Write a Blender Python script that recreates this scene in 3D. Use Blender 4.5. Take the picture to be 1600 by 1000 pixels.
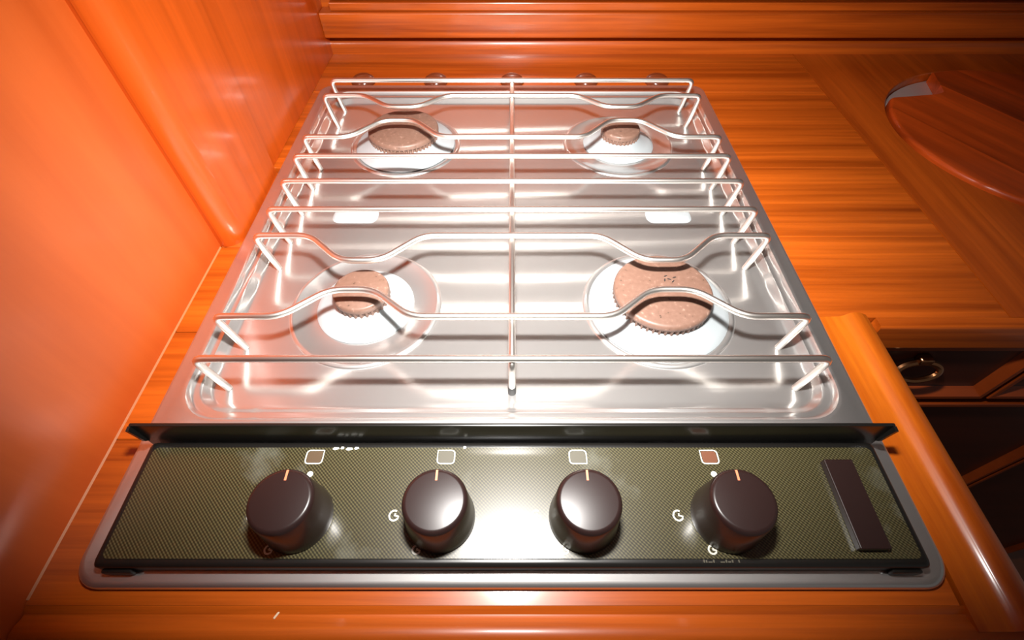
import bpy, bmesh, math, random
from mathutils import Vector, Matrix
random.seed(4)
R = math.radians
S = bpy.context.scene
for o in list(bpy.data.objects):
    bpy.data.objects.remove(o, do_unlink=True)
COL = S.collection

# ------------------------------------------------------------------ camera, light, exposure
cam = bpy.data.objects.new('camera', bpy.data.cameras.new('camera'))
COL.objects.link(cam)
cam.location = (0, 0, 0.30)
cam.rotation_euler = (R(90 - 51.45), 0, 0)
cam.data.sensor_width = 36
cam.data.lens = 753 / 1600 * 36
cam.data.clip_start = 0.01
S.camera = cam

W = bpy.data.worlds.new('world'); S.world = W; W.use_nodes = True
bg = W.node_tree.nodes['Background']
bg.inputs[0].default_value = (1.0, 0.95, 0.9, 1); bg.inputs[1].default_value = 0.09

# the photographer's flash, on the hot shoe above the lens
fl = bpy.data.lights.new('flash', 'AREA'); fl.shape = 'RECTANGLE'; fl.size = 0.045; fl.size_y = 0.028
fl.energy = 4.2; fl.color = (1.0, 0.97, 0.93); fl.spread = R(109)
flo = bpy.data.objects.new('flash', fl); COL.objects.link(flo)
flo.location = (0, 0.13, 0.385); flo.rotation_euler = (R(90 - 57.5), 0, 0)

vs = S.view_settings
vs.view_transform = 'Standard'; vs.look = 'None'; vs.gamma = 1; vs.exposure = 0.0
vs.use_curve_mapping = False

# ------------------------------------------------------------------ materials
def mat(name, col=(.5, .5, .5), rough=.5, metal=0., coat=0., coat_rough=.1, spec=.5):
    m = bpy.data.materials.new(name); m.use_nodes = True
    b = m.node_tree.nodes['Principled BSDF']
    b.inputs['Base Color'].default_value = (*col, 1)
    b.inputs['Roughness'].default_value = rough
    b.inputs['Metallic'].default_value = metal
    b.inputs['Coat Weight'].default_value = coat
    b.inputs['Coat Roughness'].default_value = coat_rough
    b.inputs['Specular IOR Level'].default_value = spec
    return m, m.node_tree, b

def nd(t, typ, **kw):
    n = t.nodes.new(typ)
    for k, v in kw.items(): setattr(n, k, v)
    return n

def ramp(t, fac, stops):
    r = nd(t, 'ShaderNodeValToRGB')
    e = r.color_ramp.elements
    while len(e) < len(stops): e.new(.5)
    for i, (p, c) in enumerate(stops):
        e[i].position = p; e[i].color = (*c, 1)
    t.links.new(fac, r.inputs[0])
    return r.outputs[0]

def wood(name, dark, light, axis='X', scale=1.0, contrast=1.0, rough=.34, coat=.35, coat_rough=.12, rot=0, bump=.05, fine=None):
    m, t, b = mat(name, light, rough, 0, coat, coat_rough, .35)
    tc = nd(t, 'ShaderNodeTexCoord'); oi = nd(t, 'ShaderNodeObjectInfo')
    ad = nd(t, 'ShaderNodeVectorMath', operation='ADD')
    sc = nd(t, 'ShaderNodeVectorMath', operation='SCALE'); sc.inputs[3].default_value = 7.0
    cb = nd(t, 'ShaderNodeCombineXYZ')
    for i in range(3): t.links.new(oi.outputs['Random'], cb.inputs[i])
    t.links.new(cb.outputs[0], sc.inputs[0])
    t.links.new(tc.outputs['Object'], ad.inputs[0]); t.links.new(sc.outputs[0], ad.inputs[1])
    mp = nd(t, 'ShaderNodeMapping')
    long, cross = 4.0 * scale, (60.0 if fine is None else fine) * scale
    mp.inputs['Scale'].default_value = {'X': (long, cross, cross), 'Y': (cross, long, cross), 'Z': (cross, cross, long)}[axis]
    if rot:
        mr = nd(t, 'ShaderNodeMapping'); mr.inputs['Rotation'].default_value = (0, 0, rot)
        t.links.new(ad.outputs[0], mr.inputs[0]); t.links.new(mr.outputs[0], mp.inputs[0])
    else:
        t.links.new(ad.outputs[0], mp.inputs[0])
    n1 = nd(t, 'ShaderNodeTexNoise'); n1.inputs['Scale'].default_value = 1.0; n1.inputs['Detail'].default_value = 6; n1.inputs['Roughness'].default_value = .62; n1.inputs['Distortion'].default_value = .4
    t.links.new(mp.outputs[0], n1.inputs['Vector'])
    n2 = nd(t, 'ShaderNodeTexNoise'); n2.inputs['Scale'].default_value = .28; n2.inputs['Detail'].default_value = 3
    t.links.new(mp.outputs[0], n2.inputs['Vector'])
    mx = nd(t, 'ShaderNodeMix'); mx.inputs[0].default_value = .5
    t.links.new(n1.outputs[0], mx.inputs[2]); t.links.new(n2.outputs[0], mx.inputs[3])
    mid = tuple((a + c) / 2 for a, c in zip(dark, light))
    d2 = tuple(mm + (d - mm) * contrast for d, mm in zip(dark, mid)); l2 = tuple(mm + (l - mm) * contrast for l, mm in zip(light, mid))
    c = ramp(t, mx.outputs[0], [(.34, d2), (.5, mid), (.64, l2)])
    t.links.new(c, b.inputs['Base Color'])
    bp = nd(t, 'ShaderNodeBump'); bp.inputs['Strength'].default_value = bump; bp.inputs['Distance'].default_value = .001
    t.links.new(n1.outputs[0], bp.inputs['Height']); t.links.new(bp.outputs[0], b.inputs['Normal'])
    return m

WD, WL = (0.26, 0.040, 0.002), (0.60, 0.115, 0.008)
M = {}
M['wood_x'] = wood('varnished_teak_across', WD, WL, 'X', 1.0, 1.1, fine=150)
M['wood_y'] = wood('varnished_teak_lengthwise', (0.30, .046, .003), (.58, .110, .008), 'Y', 1.0, 1.0, fine=120)
M['wood_z'] = wood('varnished_teak_upright', (.36, .050, .003), (.60, .092, .008), 'Z', .8, .8, rough=.3, coat=.25, coat_rough=.16, fine=110)
M['wood_wall'] = wood('varnished_teak_veneer', (.50, .082, .010), (.62, .115, .018), 'Z', .5, 1.5, rough=.42, coat=.1, coat_rough=.25, fine=45)
M['wood_rail'] = wood('varnished_end_grain', (.40, .07, .003), (.70, .17, .008), 'Y', 1.6, 1.3)
M['wood_dark'] = wood('dark_mahogany', (.035, .006, .002), (.065, .010, .003), 'X', .8, 1, rough=.4)  # cabinet mahogany, a wood dark in itself
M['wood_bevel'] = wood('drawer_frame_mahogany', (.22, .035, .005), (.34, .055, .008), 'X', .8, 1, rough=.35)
M['wood_lid'] = wood('lid_teak', (.22, .028, .003), (.74, .105, .010), 'Y', .45, 1.4, rot=R(-27))
M['plug'] = wood('dark_wood_plug', (.10, .022, .008), (.20, .045, .015), 'X', 1.5, 1, rough=.2, coat=.6)

def steel(name, col, rough, aniso, bump=.06, sc=(6, 500, 500), broad=.55, brough=.55):
    m, t, b = mat(name, col, rough, 1.0)
    b.inputs['Anisotropic'].default_value = aniso
    tg = nd(t, 'ShaderNodeCombineXYZ'); tg.inputs[0].default_value = 1.0
    t.links.new(tg.outputs[0], b.inputs['Tangent'])
    tc = nd(t, 'ShaderNodeTexCoord'); mp = nd(t, 'ShaderNodeMapping'); mp.inputs['Scale'].default_value = sc
    t.links.new(tc.outputs['Object'], mp.inputs[0])
    n = nd(t, 'ShaderNodeTexNoise'); n.inputs['Scale'].default_value = 1; n.inputs['Detail'].default_value = 3
    t.links.new(mp.outputs[0], n.inputs['Vector'])
    # smears and wipe marks change the gloss
    n2 = nd(t, 'ShaderNodeTexNoise'); n2.inputs['Scale'].default_value = 22; n2.inputs['Detail'].default_value = 5
    t.links.new(tc.outputs['Object'], n2.inputs['Vector'])
    mr = nd(t, 'ShaderNodeMapRange'); mr.inputs[1].default_value = .35; mr.inputs[2].default_value = .65
    mr.inputs[3].default_value = rough * .92; mr.inputs[4].default_value = rough * 1.1
    t.links.new(n2.outputs[0], mr.inputs[0]); t.links.new(mr.outputs[0], b.inputs['Roughness'])
    bp = nd(t, 'ShaderNodeBump'); bp.inputs['Strength'].default_value = bump; bp.inputs['Distance'].default_value = .0005
    t.links.new(n.outputs[0], bp.inputs['Height']); t.links.new(bp.outputs[0], b.inputs['Normal'])
    # the brushing scatters part of the light widely
    b2 = nd(t, 'ShaderNodeBsdfPrincipled'); b2.inputs['Base Color'].default_value = (*col, 1); b2.inputs['Metallic'].default_value = 1; b2.inputs['Roughness'].default_value = brough
    t.links.new(bp.outputs[0], b2.inputs['Normal'])
    ms = nd(t, 'ShaderNodeMixShader'); ms.inputs[0].default_value = broad
    t.links.new(b.outputs[0], ms.inputs[1]); t.links.new(b2.outputs[0], ms.inputs[2])
    t.links.new(ms.outputs[0], t.nodes['Material Output'].inputs[0])
    return m
M['steel'] = steel('brushed_stainless_steel', (.73, .72, .71), .16, .5, broad=.36, brough=.60)
M['steel_sink'] = steel('sink_stainless_steel', (.8, .8, .8), .3, 0, broad=.75, brough=.7)
M['wire'] = mat('bright_wire', (.90, .86, .81), .34, 1.0)[0]
M['aluminium'] = mat('matt_aluminium', (.42, .46, .48), .5, .3)[0]
M['black'] = mat('gloss_black', (.010, .009, .008), .3, 0, .12, .08)[0]
M['knob'] = mat('dark_brown_plastic', (.022, .010, .009), .33, 0, .15, .15)[0]
M['rubber'] = mat('grey_rubber', (.03, .03, .03), .6)[0]
M['white_print'] = mat('white_print', (.60, .60, .54), .5)[0]
M['tan_print'] = mat('tan_print', (.10, .06, .03), .5)[0]
M['grey_print'] = mat('grey_print', (.085, .075, .05), .5)[0]
M['orange_print'] = mat('orange_print', (.16, .055, .025), .5)[0]
M['pointer'] = mat('orange_pointer', (.80, .25, .12), .5)[0]
M['copper'] = mat('bronze_pull', (.45, .20, .09), .25, 1.0)[0]
M['crumb'] = mat('pale_splinter', (.8, .6, .4), .7)[0]
M['caulk'] = mat('pale_sealant', (.50, .17, .06), .5)[0]
M['scorch'] = mat('black_scorch', (.015, .010, .008), .8)[0]
M['ceiling'] = mat('off_white_headliner', (.50, .49, .46), .8)[0]
M['floor'] = wood('cabin_sole_wood', (.12, .03, .008), (.22, .06, .015), 'Y', .6)

def cap_mat():
    m, t, b = mat('brown_enamel', (.30, .16, .11), .5, 0, .1, .3)
    tc = nd(t, 'ShaderNodeTexCoord')
    n = nd(t, 'ShaderNodeTexNoise'); n.inputs['Scale'].default_value = 260; n.inputs['Detail'].default_value = 4
    t.links.new(tc.outputs['Object'], n.inputs['Vector'])
    c = ramp(t, n.outputs[0], [(.28, (.03, .015, .01)), (.33, (.150, .080, .055)), (.62, (.175, .095, .068)), (.76, (.32, .20, .15))])
    t.links.new(c, b.inputs['Base Color'])
    return m
M['cap'] = cap_mat()

def weave_mat():
    m, t, b = mat('olive_woven_panel', (.1, .09, .03), .33, 0, .8, .16)
    tc = nd(t, 'ShaderNodeTexCoord'); sp = nd(t, 'ShaderNodeSeparateXYZ'); t.links.new(tc.outputs['Object'], sp.inputs[0])
    def ma(op, a, bb):
        n = nd(t, 'ShaderNodeMath', operation=op)
        for i, q in enumerate((a, bb)):
            if q is None: continue
            if isinstance(q, (int, float)): n.inputs[i].default_value = q
            else: t.links.new(q, n.inputs[i])
        return n.outputs[0]
    k = 2 * math.pi / .0021
    a = ma('SINE', ma('MULTIPLY', ma('ADD', sp.outputs[0], sp.outputs[1]), k), None)
    d = ma('SINE', ma('MULTIPLY', ma('SUBTRACT', sp.outputs[0], sp.outputs[1]), k * .8), None)
    v = ma('ADD', ma('MULTIPLY', ma('ADD', a, ma('MULTIPLY', d, .45)), .28), .5)
    c = ramp(t, v, [(.2, (.018, .015, .006)), (.5, (.046, .039, .016)), (.8, (.112, .096, .042))])
    n = nd(t, 'ShaderNodeTexNoise'); n.inputs['Scale'].default_value = 28; n.inputs['Detail'].default_value = 5
    t.links.new(tc.outputs['Object'], n.inputs['Vector'])
    f = ramp(t, n.outputs[0], [(.60, (0, 0, 0)), (.76, (.35, .35, .35))])
    mx = nd(t, 'ShaderNodeMix', data_type='RGBA')
    t.links.new(f, mx.inputs[0]); t.links.new(c, mx.inputs[6]); mx.inputs[7].default_value = (.25, .26, .22, 1)
    t.links.new(mx.outputs[2], b.inputs['Base Color'])
    return m
M['weave'] = weave_mat()

# ------------------------------------------------------------------ mesh helpers
def obj(name, bm, m, parent=None, smooth=None):
    me = bpy.data.meshes.new(name)
    bmesh.ops.recalc_face_normals(bm, faces=bm.faces)
    if smooth is not None:
        for f in bm.faces: f.smooth = True
        for e in bm.edges:
            if len(e.link_faces) == 2 and e.calc_face_angle(0) > R(smooth): e.smooth = False
    bm.to_mesh(me); bm.free()
    me.materials.append(M[m] if isinstance(m, str) else m)
    o = bpy.data.objects.new(name, me); COL.objects.link(o)
    if parent: o.parent = parent
    return o
def tag(o, label=None, cat=None, group=None, kind=None):
    if label: o['label'] = label
    if cat: o['category'] = cat
    if group: o['group'] = group
    if kind: o['kind'] = kind
    return o
def empty(name, loc=(0, 0, 0)):
    o = bpy.data.objects.new(name, None); o.empty_display_size = .02; COL.objects.link(o); o.location = loc
    return o
def box(bm, x0, x1, y0, y1, z0, z1, bev=0, seg=2):
    r = bmesh.ops.create_cube(bm, size=1)['verts']
    for v in r:
        v.co = Vector((x0 + (v.co.x + .5) * (x1 - x0), y0 + (v.co.y + .5) * (y1 - y0), z0 + (v.co.z + .5) * (z1 - z0)))
    if bev:
        es = list({e for v in r for e in v.link_edges})
        bmesh.ops.bevel(bm, geom=es, offset=bev, segments=seg, affect='EDGES', profile=.5)
    return bm
def nbox(*a, **k): return box(bmesh.new(), *a, **k)
def lathe(bm, prof, cx=0, cy=0, cz=0, n=48, teeth=0, close_top=True):
    rings = []
    for (r, z) in prof:
        if r < 1e-6:
            rings.append([bm.verts.new((cx, cy, cz + z))]); continue
        rings.append([bm.verts.new((cx + r * math.cos(2 * math.pi * i / n), cy + r * math.sin(2 * math.pi * i / n), cz + z)) for i in range(n)])
    for a, b in zip(rings, rings[1:]):
        for i in range(n):
            j = (i + 1) % n
            if len(a) == 1: bm.faces.new((a[0], b[i], b[j]))
            elif len(b) == 1: bm.faces.new((a[i], a[j], b[0]))
            else: bm.faces.new((a[i], a[j], b[j], b[i]))
    return bm
def fillet(pts, r, seg=5):
    out = [Vector(pts[0])]
    for i in range(1, len(pts) - 1):
        p, a, b = Vector(pts[i]), Vector(pts[i - 1]), Vector(pts[i + 1])
        ri = r[i] if isinstance(r, (list, tuple)) else r
        d1 = (a - p); d2 = (b - p)
        ra = min(ri, d1.length * .48); rb = min(ri, d2.length * .48); k = min(ra, rb)
        s, e = p + d1.normalized() * k, p + d2.normalized() * k
        for q in range(seg + 1):
            u = q / seg
            out.append(s * (1 - u) ** 2 + p * 2 * u * (1 - u) + e * u * u)
    out.append(Vector(pts[-1]))
    return out
def tube(bm, pts, rad, n=10, closed=False):
    pts = [Vector(p) for p in pts]; N = len(pts)
    rings = []; prev = None
    for i, p in enumerate(pts):
        if closed: t = (pts[(i + 1) % N] - pts[i - 1]).normalized()
        else: t = (pts[min(i + 1, N - 1)] - pts[max(i - 1, 0)]).normalized()
        if prev is None:
            up = Vector((0, 1, 0)) if abs(t.y) < .9 else Vector((1, 0, 0))
            a = (up - t * up.dot(t)).normalized()
        else:
            a = (prev - t * prev.dot(t)).normalized()
        prev = a; b = t.cross(a)
        rings.append([bm.verts.new(p + (a * math.cos(2 * math.pi * k / n) + b * math.sin(2 * math.pi * k / n)) * rad) for k in range(n)])
    rr = list(zip(rings, rings[1:])) + ([(rings[-1], rings[0])] if closed else [])
    for a, b in rr:
        for k in range(n):
            bm.faces.new((a[k], a[(k + 1) % n], b[(k + 1) % n], b[k]))
    if not closed:
        bm.faces.new(rings[0]); bm.faces.new(rings[-1])
    return bm
def prism(bm, outline, axis, a0, a1):
    """extrude a closed 2-D outline along an axis: 'Y' takes (x,z), 'X' takes (y,z), 'Z' takes (x,y)"""
    def P(q, a): return {'Y': (q[0], a, q[1]), 'X': (a, q[0], q[1]), 'Z': (q[0], q[1], a)}[axis]
    A = [bm.verts.new(P(q, a0)) for q in outline]; B = [bm.verts.new(P(q, a1)) for q in outline]
    n = len(outline)
    for i in range(n): bm.faces.new((A[i], A[(i + 1) % n], B[(i + 1) % n], B[i]))
    bm.faces.new(A); bm.faces.new(B)
    return bm
def rrect(hx, hy, r, cx=0, cy=0, n=8):
    pts = []
    for (sx, sy, a0) in ((1, 1, 0), (-1, 1, 90), (-1, -1, 180), (1, -1, 270)):
        for k in range(n + 1):
            a = R(a0 + 90 * k / n)
            pts.append((cx + sx * (hx - r) + r * math.cos(a), cy + sy * (hy - r) + r * math.sin(a)))
    return pts
def loft(bm, loops, cap_first=False, cap_last=False):
    vv = [[bm.verts.new(p) for p in L] for L in loops]
    n = len(vv[0])
    for a, b in zip(vv, vv[1:]):
        for i in range(n): bm.faces.new((a[i], a[(i + 1) % n], b[(i + 1) % n], b[i]))
    if cap_first: bm.faces.new(vv[0])
    if cap_last: bm.faces.new(vv[-1])
    return bm
def ribbon(bm, pts, wd, z0, z1, closed=False):
    """flat stroke of width wd along a 2-D polyline"""
    n = len(pts); L = []
    for i in range(n):
        a = Vector(pts[i - 1 if (i or closed) else i]); b = Vector(pts[(i + 1) % n if (i < n - 1 or closed) else i])
        t = (b - a).normalized(); nn = Vector((-t.y, t.x)) * wd / 2; p = Vector(pts[i])
        q1, q2 = p + nn, p - nn
        L.append([bm.verts.new((q1.x, q1.y, z0)), bm.verts.new((q2.x, q2.y, z0)), bm.verts.new((q2.x, q2.y, z1)), bm.verts.new((q1.x, q1.y, z1))])
    for i in range(n if closed else n - 1):
        a, b = L[i], L[(i + 1) % n]
        for k in range(4): bm.faces.new((a[k], a[(k + 1) % 4], b[(k + 1) % 4], b[k]))
    if not closed: bm.faces.new(L[0]); bm.faces.new(L[-1])
    return bm

WT = -0.006          # worktop surface; the hob's flange top is z = 0
FLOOR_Z, CEIL_Z = -0.85, 0.85

# ------------------------------------------------------------------ room shell
tag(obj('floor', nbox(-.6, 1.5, -.9, .765, FLOOR_Z - .03, FLOOR_Z), 'floor'), 'dark wooden cabin floor below the cabinets', None, None, 'structure')
tag(obj('ceiling', nbox(-.6, 1.5, -.9, .765, CEIL_Z, CEIL_Z + .02), 'ceiling'), 'off-white cabin ceiling lining', None, None, 'structure')
wl = tag(obj('wall_left', nbox(-.2900, -.2690, -.60, .765, FLOOR_Z, CEIL_Z), 'wood_wall'), 'bright orange varnished wood panel wall left of the hob', None, None, 'structure')
tag(obj('wall_back', nbox(-.2690, 1.5, .745, .765, FLOOR_Z, .29), 'wood_x'), 'varnished wood back wall above the worktop', None, None, 'structure')
tag(obj('wall_upper', nbox(-.2690, 1.5, .745, .765, .2902, CEIL_Z), 'ceiling'), 'cream lined wall above the wooden back panel', None, None, 'structure')
# rounded upright post against the left wall
rr = .016
prof = [(-.2690, .3310), (-.2635, .3300)]
for k in range(9):
    a = R(-90 + 90 * k / 8); prof.append((-.2495 - rr + rr * math.cos(a), .3300 + rr + rr * math.sin(a)))
prof += [(-.2515, .4440), (-.2690, .4440)]
tag(obj('trim_1', prism(bmesh.new(), prof, 'Z', WT, CEIL_Z), 'wood_z', None, 40), 'glossy rounded wooden post standing on the left wall beside the hob', None, None, 'structure')
tag(obj('trim_2', nbox(-.2690, -.2590, .4445, .7448, WT, CEIL_Z, bev=.001), 'wood_z'), 'upright wood panel between the post and the back corner', None, None, 'structure')
# moulding and shelf rails across the back
cove = [(.7450, WT), (.7360, WT), (.7362, .004), (.7385, .010), (.7425, .0135), (.7450, .0145)]
tag(obj('trim_3', prism(bmesh.new(), cove, 'X', -.2590, 1.2), 'wood_x', None, 50), 'low wooden cove moulding along the back of the worktop', None, None, 'structure')
tag(obj('trim_4', nbox(-.2588, 1.2, .7200, .7449, .0215, .0525, bev=.0015), 'wood_x'), 'wide wooden shelf rail overhanging the worktop at the back', None, None, 'structure')
tag(obj('trim_5', nbox(-.2440, 1.2, .7270, .7449, .0527, .0625, bev=.001), 'wood_x'), 'narrow wooden strip on top of the shelf rail', None, None, 'structure')
tag(obj('trim_6', nbox(-.2440, 1.2, .7330, .7449, .0660, .28, bev=.001), 'wood_x'), 'upper wooden locker panel above the shelf rail', None, None, 'structure')

bm = bmesh.new(); prism(bm, [(-.2690, WT), (-.2680, WT), (-.2690, WT + .0010)], 'Y', .045, .3295)
tag(obj('trim_7', bm, 'caulk'), 'thin pale sealant line between worktop and left wall', None, None, 'structure')
# ------------------------------------------------------------------ worktop
wk = tag(empty('worktop', (0, .4, WT - .02)), 'varnished orange teak worktop surrounding the steel hob', 'worktop')
def wpart(name, bm, m, smooth=None):
    o = obj(name, bm, m, None, smooth); o.parent = wk; o.matrix_parent_inverse = Matrix.Translation(-wk.location)
    return o
g = .0003
def plank(x0, x1, y0, y1, m='wood_x'):
    return wpart('plank', nbox(x0 + g, x1 - g, y0 + g, y1 - g, WT - .020, WT, bev=.0007, seg=1), m)
XL, XR = -.2690, .4070
plank(XL, -.2385, .140, .232); plank(XL, -.2385, .232, .330)
plank(XL, -.2385, .330, .455); plank(XL, -.2385, .455, .6235)
plank(XL, XR, .6235, .7450)
plank(.2385, XR, .455, .6235); plank(.2385, XR, .344, .455)
plank(.2385, XR, .2465, .344)
# front board of the right-hand part has a rounded nose
def nose(y0, z1, z0, r, seg=6):
    p = []
    for k in range(seg + 1):
        a = R(90 + 90 * k / seg); p.append((y0 + r + r * math.cos(a), z1 - r + r * math.sin(a)))
    for k in range(seg + 1):
        a = R(180 + 90 * k / seg); p.append((y0 + r + r * math.cos(a), z0 + r + r * math.sin(a)))
    return p
pr = nose(.2360, WT, WT - .030, .0025) + [(.2465 - g, WT - .030), (.2465 - g, WT)]
wpart('edge_strip', prism(bmesh.new(), pr, 'X', .2965, 1.05), 'wood_x', 40)
wpart('plank', nbox(XL + g, .2470, .0425, .140 - g, WT - .020, WT), 'wood_x')
# right end board, grain front to back, with the round sink opening
SC, SR = (.620, .517), .1665
bm = bmesh.new(); n = 96
x0, x1, y0, y1 = XR + g, 1.05, .2465, .7450
def torect(a):
    c, s = math.cos(a), math.sin(a); ts = []
    if c > 1e-9: ts.append((x1 - SC[0]) / c)
    if c < -1e-9: ts.append((x0 - SC[0]) / c)
    if s > 1e-9: ts.append((y1 - SC[1]) / s)
    if s < -1e-9: ts.append((y0 - SC[1]) / s)
    t = min(ts); return (SC[0] + c * t, SC[1] + s * t)
angs = sorted([2 * math.pi * i / n for i in range(n)] + [math.atan2(yy - SC[1], xx - SC[0]) % (2 * math.pi) for xx in (x0, x1) for yy in (y0, y1)])
I = lambda r, z: [(SC[0] + r * math.cos(a), SC[1] + r * math.sin(a), z) for a in angs]
O = lambda z: [(*torect(a), z) for a in angs]
loops = [I(SR, WT - .022), I(SR, WT - .0012), I(SR + .0012, WT), O(WT), O(WT - .022), I(SR, WT - .022)]
loft(bm, loops); bmesh.ops.remove_doubles(bm, verts=bm.verts, dist=1e-6)
wpart('end_board', bm, 'wood_y')
# rounded fiddle rail along the right edge of the hob, and the front rail
rp = [(.2492, -.030), (.2492, -.0045), (.2655, -.0040), (.2680, -.0030), (.2698, -.0012), (.2720, .0004), (.2755, .0012), (.2800, .0008), (.2860, -.0020), (.2915, -.0075), (.2950, -.0140), (.2960, -.030)]
wpart('side_rail', prism(bmesh.new(), rp, 'Y', .0300, .2460), 'wood_rail', 50)
fp = [(.0424, -.030), (.0424, WT - .0001), (.0405, WT - .0008), (.0385, WT - .0022), (.0365, WT - .0020), (.0330, WT - .0002), (.0290, WT + .0006), (.0240, WT - .0012), (.0205, WT - .006), (.0195, -.030)]
wpart('front_rail', prism(bmesh.new(), fp, 'X', -.2685, .2965), 'wood_x', 35)

# ------------------------------------------------------------------ cabinets below
cb = tag(empty('hob_cabinet', (0, .14, FLOOR_Z)), 'wooden base cabinet carrying the hob', 'cabinet')
def child(par, name, bm, m, smooth=None):
    o = obj(name, bm, m, None, smooth); o.parent = par; o.matrix_parent_inverse = Matrix.Translation(-par.location); return o
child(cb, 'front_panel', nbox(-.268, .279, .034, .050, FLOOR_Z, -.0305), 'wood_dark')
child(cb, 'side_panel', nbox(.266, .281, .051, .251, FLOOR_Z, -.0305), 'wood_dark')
cr = tag(empty('sink_cabinet', (.66, .5, FLOOR_Z)), 'dark wooden cabinet with ring-pull drawer under the right worktop', 'cabinet')
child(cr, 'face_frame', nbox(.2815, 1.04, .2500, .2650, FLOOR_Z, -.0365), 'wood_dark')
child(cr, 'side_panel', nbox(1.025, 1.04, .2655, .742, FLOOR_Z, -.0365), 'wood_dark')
def framed(x0, x1, z0, z1, y=.2500):
    """drawer or door front: proud frame with a bevel falling to a recessed field"""
    bm = bmesh.new()
    F = lambda d, yy: [(x0 + d, yy, z0 + d), (x1 - d, yy, z0 + d), (x1 - d, yy, z1 - d), (x0 + d, yy, z1 - d)]
    return loft(bm, [F(0, y - .0004), F(0, y - .0105), F(.0008, y - .0110), F(.0050, y - .0110), F(.0100, y - .0050), F(.0120, y - .0030)], True, False)
def field(x0, x1, z0, z1, y=.2500):
    return nbox(x0 + .0118, x1 - .0118, y - .0030, y - .0006, z0 + .0118, z1 - .0118)
for q, rect in enumerate(((.300, .470, -.127, -.038), (.476, .690, -.127, -.038), (.696, 1.010, -.127, -.038), (.300, .636, -.82, -.138), (.642, 1.010, -.82, -.138))):
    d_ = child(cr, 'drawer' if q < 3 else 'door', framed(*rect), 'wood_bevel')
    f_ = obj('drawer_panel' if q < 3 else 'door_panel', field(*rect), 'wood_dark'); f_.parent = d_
    if q == 0: dr1 = d_
bm = bmesh.new()
tube(bm, [(.3720 + .0195 * math.cos(2 * math.pi * k / 32), .2420 - .007 * (1 - math.sin(2 * math.pi * k / 32)) * .5, -.0750 + .0100 * math.sin(2 * math.pi * k / 32)) for k in range(32)], .0030, 8, True)
box(bm, .3660, .3780, .2385, .2472, -.0660, -.0585, .001, 1)
rp_ = obj('ring_pull', bm, 'copper', None, 40); rp_.parent = dr1; rp_['label'] = 'shiny bronze oval ring pull'

# ------------------------------------------------------------------ sink and its lid
sk = bmesh.new()
lathe(sk, [(.1655, -.0195), (.1655, -.0165), (.138, -.0165), (.134, -.0185), (.131, -.030), (.128, -.12), (.120, -.150), (.02, -.153), (.0001, -.153), (.0001, -.155), (.02, -.155), (.122, -.152), (.130, -.122), (.133, -.030), (.138, -.0195), (.1655, -.0195)], SC[0], SC[1], 0, 64)
tag(obj('round_sink', sk, 'steel_sink', None, 30), 'round stainless steel sink glimpsed through the notch of its cover', 'sink')
# lid: disc with a corner notch, made of boards
LR = .1630
A1 = math.atan2(.600 - SC[1], .481 - SC[0]); A2 = math.atan2(.672 - SC[1], .573 - SC[0])
out = []
for k in range(121):                       # from A1 round the far side (counter-clockwise) to A2
    a = A1 + (2 * math.pi - (A1 - A2)) * k / 120
    out.append((LR * math.cos(a), LR * math.sin(a)))
nt = [(.562 - SC[0], .634 - SC[1]), (.556 - SC[0], .616 - SC[1]), (.544 - SC[0], .610 - SC[1])]
out += nt
lid = tag(empty('sink_cover', (SC[0], SC[1], -.0163)), 'round wooden board cover with a cut notch covering the sink', 'sink cover')
th = R(27)
def lidboard(s0, s1):
    bm = bmesh.new()
    vs_ = [bm.verts.new((p[0], p[1], 0)) for p in out]
    bm.faces.new(vs_)
    nrm = Vector((math.cos(th), math.sin(th), 0))
    for s, sg in ((s0, -1), (s1, 1)):
        r = bmesh.ops.bisect_plane(bm, geom=bm.verts[:] + bm.edges[:] + bm.faces[:], plane_co=nrm * s, plane_no=nrm * sg, clear_outer=True)
    if not bm.faces: bm.free(); return
    ex = bmesh.ops.extrude_face_region(bm, geom=bm.faces[:])
    for v in [q for q in ex['geom'] if isinstance(q, bmesh.types.BMVert)]: v.co.z += .0143
    # soften the outer rim
    top = [e for e in bm.edges if all(v.co.z > .012 for v in e.verts) and all(math.hypot(v.co.x, v.co.y) > LR - .0015 for v in e.verts) and e.calc_length() < .012]
    if top: bmesh.ops.bevel(bm, geom=top, offset=.004, segments=3, affect='EDGES', profile=.5)
    o = obj('board', bm, 'wood_lid', lid, 30)
ed = [-.17, -.106, -.06, .002, .06, .17]
for s0, s1 in zip(ed, ed[1:]): lidboard(s0 + .00003, s1 - .00003)

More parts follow.
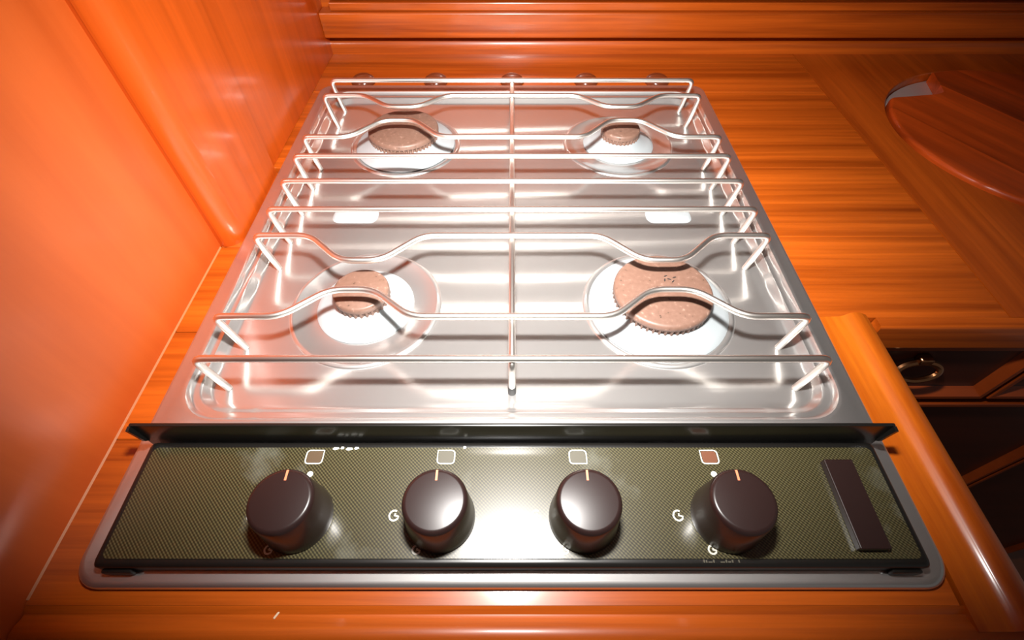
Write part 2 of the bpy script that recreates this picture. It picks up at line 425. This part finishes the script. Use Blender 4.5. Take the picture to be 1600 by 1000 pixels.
# ------------------------------------------------------------------ the hob
hob = tag(empty('gas_hob', (0, .34, WT)), 'four-burner stainless steel gas hob with olive control panel', 'gas hob')
def hp(name, bm, m, smooth=None): return child(hob, name, bm, m, smooth)
HX, HY0, HY1 = .2475, .0500, .6320
HC, HH = (HY0 + HY1) / 2, (HY1 - HY0) / 2
WC, WH, WX = .382, .232, .2350
ZF = -.0100
def ring(hx, hy, r, cy, z): return [(x, y, z) for (x, y) in rrect(hx, hy, r, 0, cy)]
bm = bmesh.new()
L = [ring(HX - .008, HH - .008, .010, HC, WT + .0002), ring(HX, HH, .016, HC, WT + .0004), ring(HX, HH, .016, HC, -.0032)]
for k in range(1, 6):
    a = R(90 * k / 5); L.append(ring(HX - .0035 * (1 - math.cos(a)), HH - .0035 * (1 - math.cos(a)), .016, HC, -.0032 + .0032 * math.sin(a)))
L += [ring(WX + .0015, WH + .0015, .031, WC, 0), ring(WX, WH, .030, WC, .0006), ring(WX - .002, WH - .002, .029, WC, .0002), ring(WX - .0038, WH - .0042, .028, WC, -.0028), ring(WX - .0055, WH - .0062, .027, WC, -.0036),
      ring(WX - .0085, WH - .0085, .025, WC, -.0034), ring(WX - .0100, WH - .0105, .024, WC, -.0045), ring(WX - .0125, WH - .0138, .022, WC, -.0088), ring(WX - .0155, WH - .0165, .020, WC, ZF)]
loft(bm, L, False, True)
hp('hob_plate', bm, 'steel', 38)
BX, BYF, BYR = .1225, .262, .507
for i, (sx, y) in enumerate(((-1, BYF), (1, BYF), (-1, BYR), (1, BYR))):
    bm = bmesh.new()
    lathe(bm, [(.0632, -.0003), (.0624, .0010), (.0606, .0016), (.0588, .0014), (.0572, .0003), (.0400, .0003), (.0, .0003)], sx * BX, y, ZF, 72)
    hp('burner_dish', bm, 'steel', 40)
for sx in (-1, 1):
    bm = bmesh.new()
    F = lambda hx, hy, r, z: [(x, yy, ZF + z) for (x, yy) in rrect(hx, hy, r, sx * .155, .379, 5)]
    loft(bm, [F(.0225, .0105, .008, -.0002), F(.0215, .0095, .0075, .0012), F(.0195, .0075, .006, .0020)], False, True)
    hp('embossed_pad', bm, 'aluminium', 35)
# burners: cup, toothed crown, enamel cap
BUR = [(-1, BYF, .040, .0225, 30, 'small burner cup with little brown cap, front left'),
       (1, BYF, .0575, .0395, 52, 'large burner cup with wide scorched brown cap, front right'),
       (-1, BYR, .0560, .0390, 52, 'large burner cup with wide brown cap, rear left'),
       (1, BYR, .040, .0215, 30, 'small burner cup with little brown cap, rear right')]
for sx, y, rc, rk, nt_, lab in BUR:
    bm = bmesh.new()
    lathe(bm, [(rc - .001, .0003), (rc, .0012), (rc - .0010, .0024), (rc * .72 + rk * .28, .0046), (rk * 1.06, .0085), (rk * .98, .0112), (rk * .90, .0116), (0, .0116)], sx * BX, y, ZF, 64)
    b = hp('burner', bm, 'aluminium', 50); b['label'] = lab
    bm = bmesh.new(); rows = []
    N = nt_ * 4
    for (zz, amp) in ((.0112, 1), (.0158, 1), (.0160, 0)):
        rows.append([bm.verts.new((sx * BX + (rk * (1.0 if (k // 2) % 2 == 0 or not amp else .945)) * math.cos(2 * math.pi * k / N), y + (rk * (1.0 if (k // 2) % 2 == 0 or not amp else .945)) * math.sin(2 * math.pi * k / N), ZF + zz)) for k in range(N)])
    for a, c in zip(rows, rows[1:]):
        for k in range(N): bm.faces.new((a[k], a[(k + 1) % N], c[(k + 1) % N], c[k]))
    bm.faces.new(rows[0]); bm.faces.new(rows[-1])
    cr_ = obj('burner_crown', bm, 'cap'); cr_.parent = b
    bm = bmesh.new()
    lathe(bm, [(rk * .9, .0161), (rk * 1.0, .0161), (rk * 1.01, .0170), (rk * 1.005, .0195), (rk * .975, .0212), (rk * .93, .0217), (0, .0219)], sx * BX, y, ZF, 64)
    cp = obj('burner_cap', bm, 'cap', None, 50); cp.parent = b

# control panel
PX, PY0, PY1, PZ = .2310, .0585, .1315, .0100
bm = bmesh.new()
F = lambda d, z, r=.003: [(x, yy, z) for (x, yy) in rrect(PX - d, (PY1 - PY0) / 2 - d, r, 0, (PY0 + PY1) / 2, 3)]
loft(bm, [F(.002, .0003), F(0, .0012), F(0, .0080), F(.0008, .0094), F(.0025, .0100), F(.0042, .0096)], True, True)
pan = hp('control_panel', bm, 'black', 40); pan['label'] = 'gloss black panel tray'
bm = bmesh.new()
loft(bm, [F(.0040, .0096), F(.0042, .0102)], False, True)
fc = obj('panel_face', bm, 'weave'); fc.parent = pan; fc['label'] = 'olive woven-pattern panel face'
for sx in (-1, 1):
    o = obj('corner_clip', nbox(sx * .2185 - .0085, sx * .2185 + .0085, .0562, .0588, .0004, .0060, bev=.0012, seg=2), 'black', None, 40); o.parent = pan
# upright black strip behind the panel
bm = bmesh.new()
box(bm, -.2335, .2335, .1318, .1342, .0003, .0312, .0008, 2)
for sx in (-1, 1):
    q = [(.1318, .0310), (.1318, .0110), (.1300, .0140), (.1286, .0306)]
    xx = sorted((sx * .2335, sx * .2317))
    prism(bm, q, 'X', xx[0], xx[1])
st = hp('upstand', bm, 'black', 40); st['label'] = 'upright black strip between panel and burners'

KX = (-.1237, -.0413, .0413, .1237); KY = .0848; ZP = .0102
fill = ('tan_print', 'grey_print', 'grey_print', 'orange_print')
def flame(cx, cy, s):
    return [(cx + s * (1 + .05 * (k % 2)) * math.cos(R(60 + k * 24)), cy + s * 1.05 * math.sin(R(60 + k * 24))) for k in range(13)] + [(cx + s * .1, cy + s * .05), (cx + s * .25, cy + s * .45)]
for i, kx in enumerate(KX):
    # printed marks
    hx, hy = .0053, .0043
    cx_, cy_ = kx, KY + .0363
    cut = [(-1, -1), (1, -1), (1, 1), (-1, 1)]
    sharp = {0: (1, 1), 1: (-1, 1), 2: (1, -1), 3: (-1, 1)}[i]
    pts = []
    for (sx, sy) in cut:
        if (sx, sy) == sharp: pts.append((cx_ + sx * hx, cy_ + sy * hy))
        else:
            for k in range(4):
                a = math.atan2(sy, sx) - R(45) + R(90 * k / 3)
                pts.append((cx_ + sx * (hx - .002) + .002 * math.cos(a), cy_ + sy * (hy - .002) + .002 * math.sin(a)))
    bm = bmesh.new(); ribbon(bm, pts, .0008, ZP, ZP + .0002, True)
    o = obj('burner_symbol', bm, 'white_print'); o.parent = pan; o['label'] = 'white outlined square'
    bm = bmesh.new(); prism(bm, [(cx_ + (p[0] - cx_) * .86, cy_ + (p[1] - cy_) * .86) for p in pts], 'Z', ZP, ZP + .0001)
    o = obj('symbol_fill', bm, fill[i]); o.parent = pan
    bm = bmesh.new(); lathe(bm, [(.0019, 0), (.0019, .0002), (0, .0002)], kx, KY + .0253, ZP, 16)
    o = obj('off_dot', bm, 'white_print'); o.parent = pan
    for (dx, dy, s) in ((-.0272, .0008, .0027), (-.0120, -.0176, .0021)):
        bm = bmesh.new(); ribbon(bm, flame(kx + dx, KY + dy, s), .0010, ZP, ZP + .0002)
        o = obj('flame_symbol', bm, 'white_print'); o.parent = pan
# faint worn lettering strokes by the front edge
bm = bmesh.new(); x = .1052
for wdt, hgt in ((.0008, .0016), (.0008, .0013), (.0022, .0006), (.0008, .0016), (.0022, 0), (.0024, .0006), (.0008, .0015), (.0016, .0008), (.0008, .0015), (.0018, 0), (.0007, .0015)):
    if hgt: box(bm, x, x + wdt, .0606, .0606 + hgt, ZP, ZP + .0002)
    x += wdt + .0005
o = obj('worn_lettering', bm, 'grey_print'); o.parent = pan
KL = ('dark brown control knob at the left end of the panel', 'dark brown control knob left of the panel centre', 'dark brown control knob right of the panel centre', 'dark brown control knob beside the ignition switch')
for i, kx in enumerate(KX):
    bm = bmesh.new()
    lathe(bm, [(.0, .0), (.0198, .0), (.0200, .0015), (.0196, .0060), (.0186, .0150), (.0178, .0270), (.0172, .0288), (.0160, .0298), (.0150, .0300), (0, .0297)], kx, KY, ZP, 64)
    k = hp('control_knob', bm, 'knob', 50); k['label'] = KL[i]
    t = obj('pointer', nbox(kx - .0006, kx + .0006, KY + .0105, KY + .0163, ZP + .0290, ZP + .0302), 'pointer'); t.parent = k; t['label'] = 'short orange pointer line'
sw = hp('ignition_switch', nbox(.1915, .2090, .0665, .1178, .0100, .0150, bev=.0006), 'knob'); sw['label'] = 'long flat brown ignition switch'

# burnt specks on the front right cap and small pale flecks near the panel's back edge
capR = [o for o in hob.children if o.name.startswith('burner') and 'front right' in o.get('label', '')][0]
for (x, y, a) in ((.1265, .2760, 20), (.1290, .2725, -30), (.1315, .2700, 40), (.1335, .2745, 10), (.1250, .2715, 70)):
    bm = bmesh.new(); c_, s_ = math.cos(R(a)), math.sin(R(a))
    prism(bm, [(x + (u * c_ - v * s_) * .001, y + (u * s_ + v * c_) * .001) for (u, v) in ((-2, -.4), (-.3, -.8), (1.8, -.2), (1.2, .6), (-.6, .5))], 'Z', ZF + .0216, ZF + .02195)
    o = obj('scorch_mark', bm, 'scorch'); o.parent = capR
for (x, y, w_) in ((-.1115, .1268, .0022), (-.1075, .1272, .0012), (-.1030, .1265, .0024), (-.0985, .1270, .0016), (-.0300, .1275, .0010)):
    bm = bmesh.new(); prism(bm, [(x - w_, y - .0006), (x - w_ * .2, y - .0012), (x + w_, y - .0004), (x + w_ * .7, y + .0007), (x - w_ * .6, y + .0008)], 'Z', ZP, ZP + .0001)
    o = obj('pale_fleck', bm, 'white_print'); o.parent = pan
# ------------------------------------------------------------------ wire pan support
gr = tag(empty('pan_support', (0, WC, ZF)), 'welded chrome wire pan support standing over the four burners', 'pan support')
ZB, GX, WR = .0290, .2165, .0026
D = (0, .0412, .0757, .1627, .1995)
bars = [(WC - D[4], 0), (WC - D[3], 1), (WC - D[2], -1), (WC - D[1], 0), (WC, 0), (WC + D[1], 0), (WC + D[2], 1), (WC + D[3], -1), (WC + D[4], 0)]
for y, hmp in bars:
    front = y < WC
    P = [(-GX + .0075, y, ZF), (-GX, y, ZB)]; rad = [0, .0075]
    if hmp:
        dy = .0262 if front else .0330
        if hmp < 0: dy = -.0295 if front else -.0265
        for sx in (-1, 1):
            q = [(-.0470, 0), (-.0165, 1), (.0165, 1), (.0470, 0)]
            for (dx, f) in q:
                P.append((sx * .1215 + dx, y + dy * f, ZB)); rad.append(.011)
    P += [(GX, y, ZB), (GX - .0075, y, ZF)]; rad += [.0075, 0]
    bm = bmesh.new(); tube(bm, fillet(P, rad), WR, 10)
    child(gr, 'cross_wire', bm, 'wire', 60)
bm = bmesh.new()
tube(bm, fillet([(0, WC - D[4] - .0035, ZF + .006), (0, WC - D[4] - .0030, ZB - .0035), (0, WC + D[4] + .003, ZB - .0035), (0, WC + D[4] + .0035, ZF + .006)], [0, .006, .006, 0]), WR, 10)
child(gr, 'centre_wire', bm, 'wire', 60)
for sy in (-1, 1):
    bm = bmesh.new(); lathe(bm, [(0, 0), (.0030, 0), (.0030, .0080), (.0022, .0088), (0, .0088)], 0, WC + sy * (D[4] + .0035), ZF, 16)
    child(gr, 'rubber_foot', bm, 'rubber', 50)

# ------------------------------------------------------------------ round plugs behind the hob
PN = ('leftmost of the five round dark plugs behind the hob', 'second from left of the round dark plugs behind the hob', 'middle one of the five round dark plugs behind the hob',
      'second from right of the round dark plugs behind the hob', 'rightmost of the five round dark plugs behind the hob')
for x, lab in zip((-.198, -.1015, 0, .0985, .193), PN):
    bm = bmesh.new()
    lathe(bm, [(0, 0), (.0155, 0), (.0160, .0015), (.0152, .0040), (.0140, .0062), (.0105, .0085), (.0060, .0096), (0, .0100)], 0, 0, 0, 40)
    o = obj('round_plug', bm, 'plug', None, 60); o.location = (x, .6495, WT)
    tag(o, lab, 'plug', 'round plugs behind the hob')
# small splinter on the front rail
o = obj('wood_splinter', nbox(-.0025, .0025, -.0006, .0006, 0, .0008, bev=.0003, seg=1), 'crumb'); o.location = (-.1290, .0385, WT - .0022); o.rotation_euler = (0, 0, R(58))
tag(o, 'tiny pale splinter lying on the front wooden rail', 'splinter')
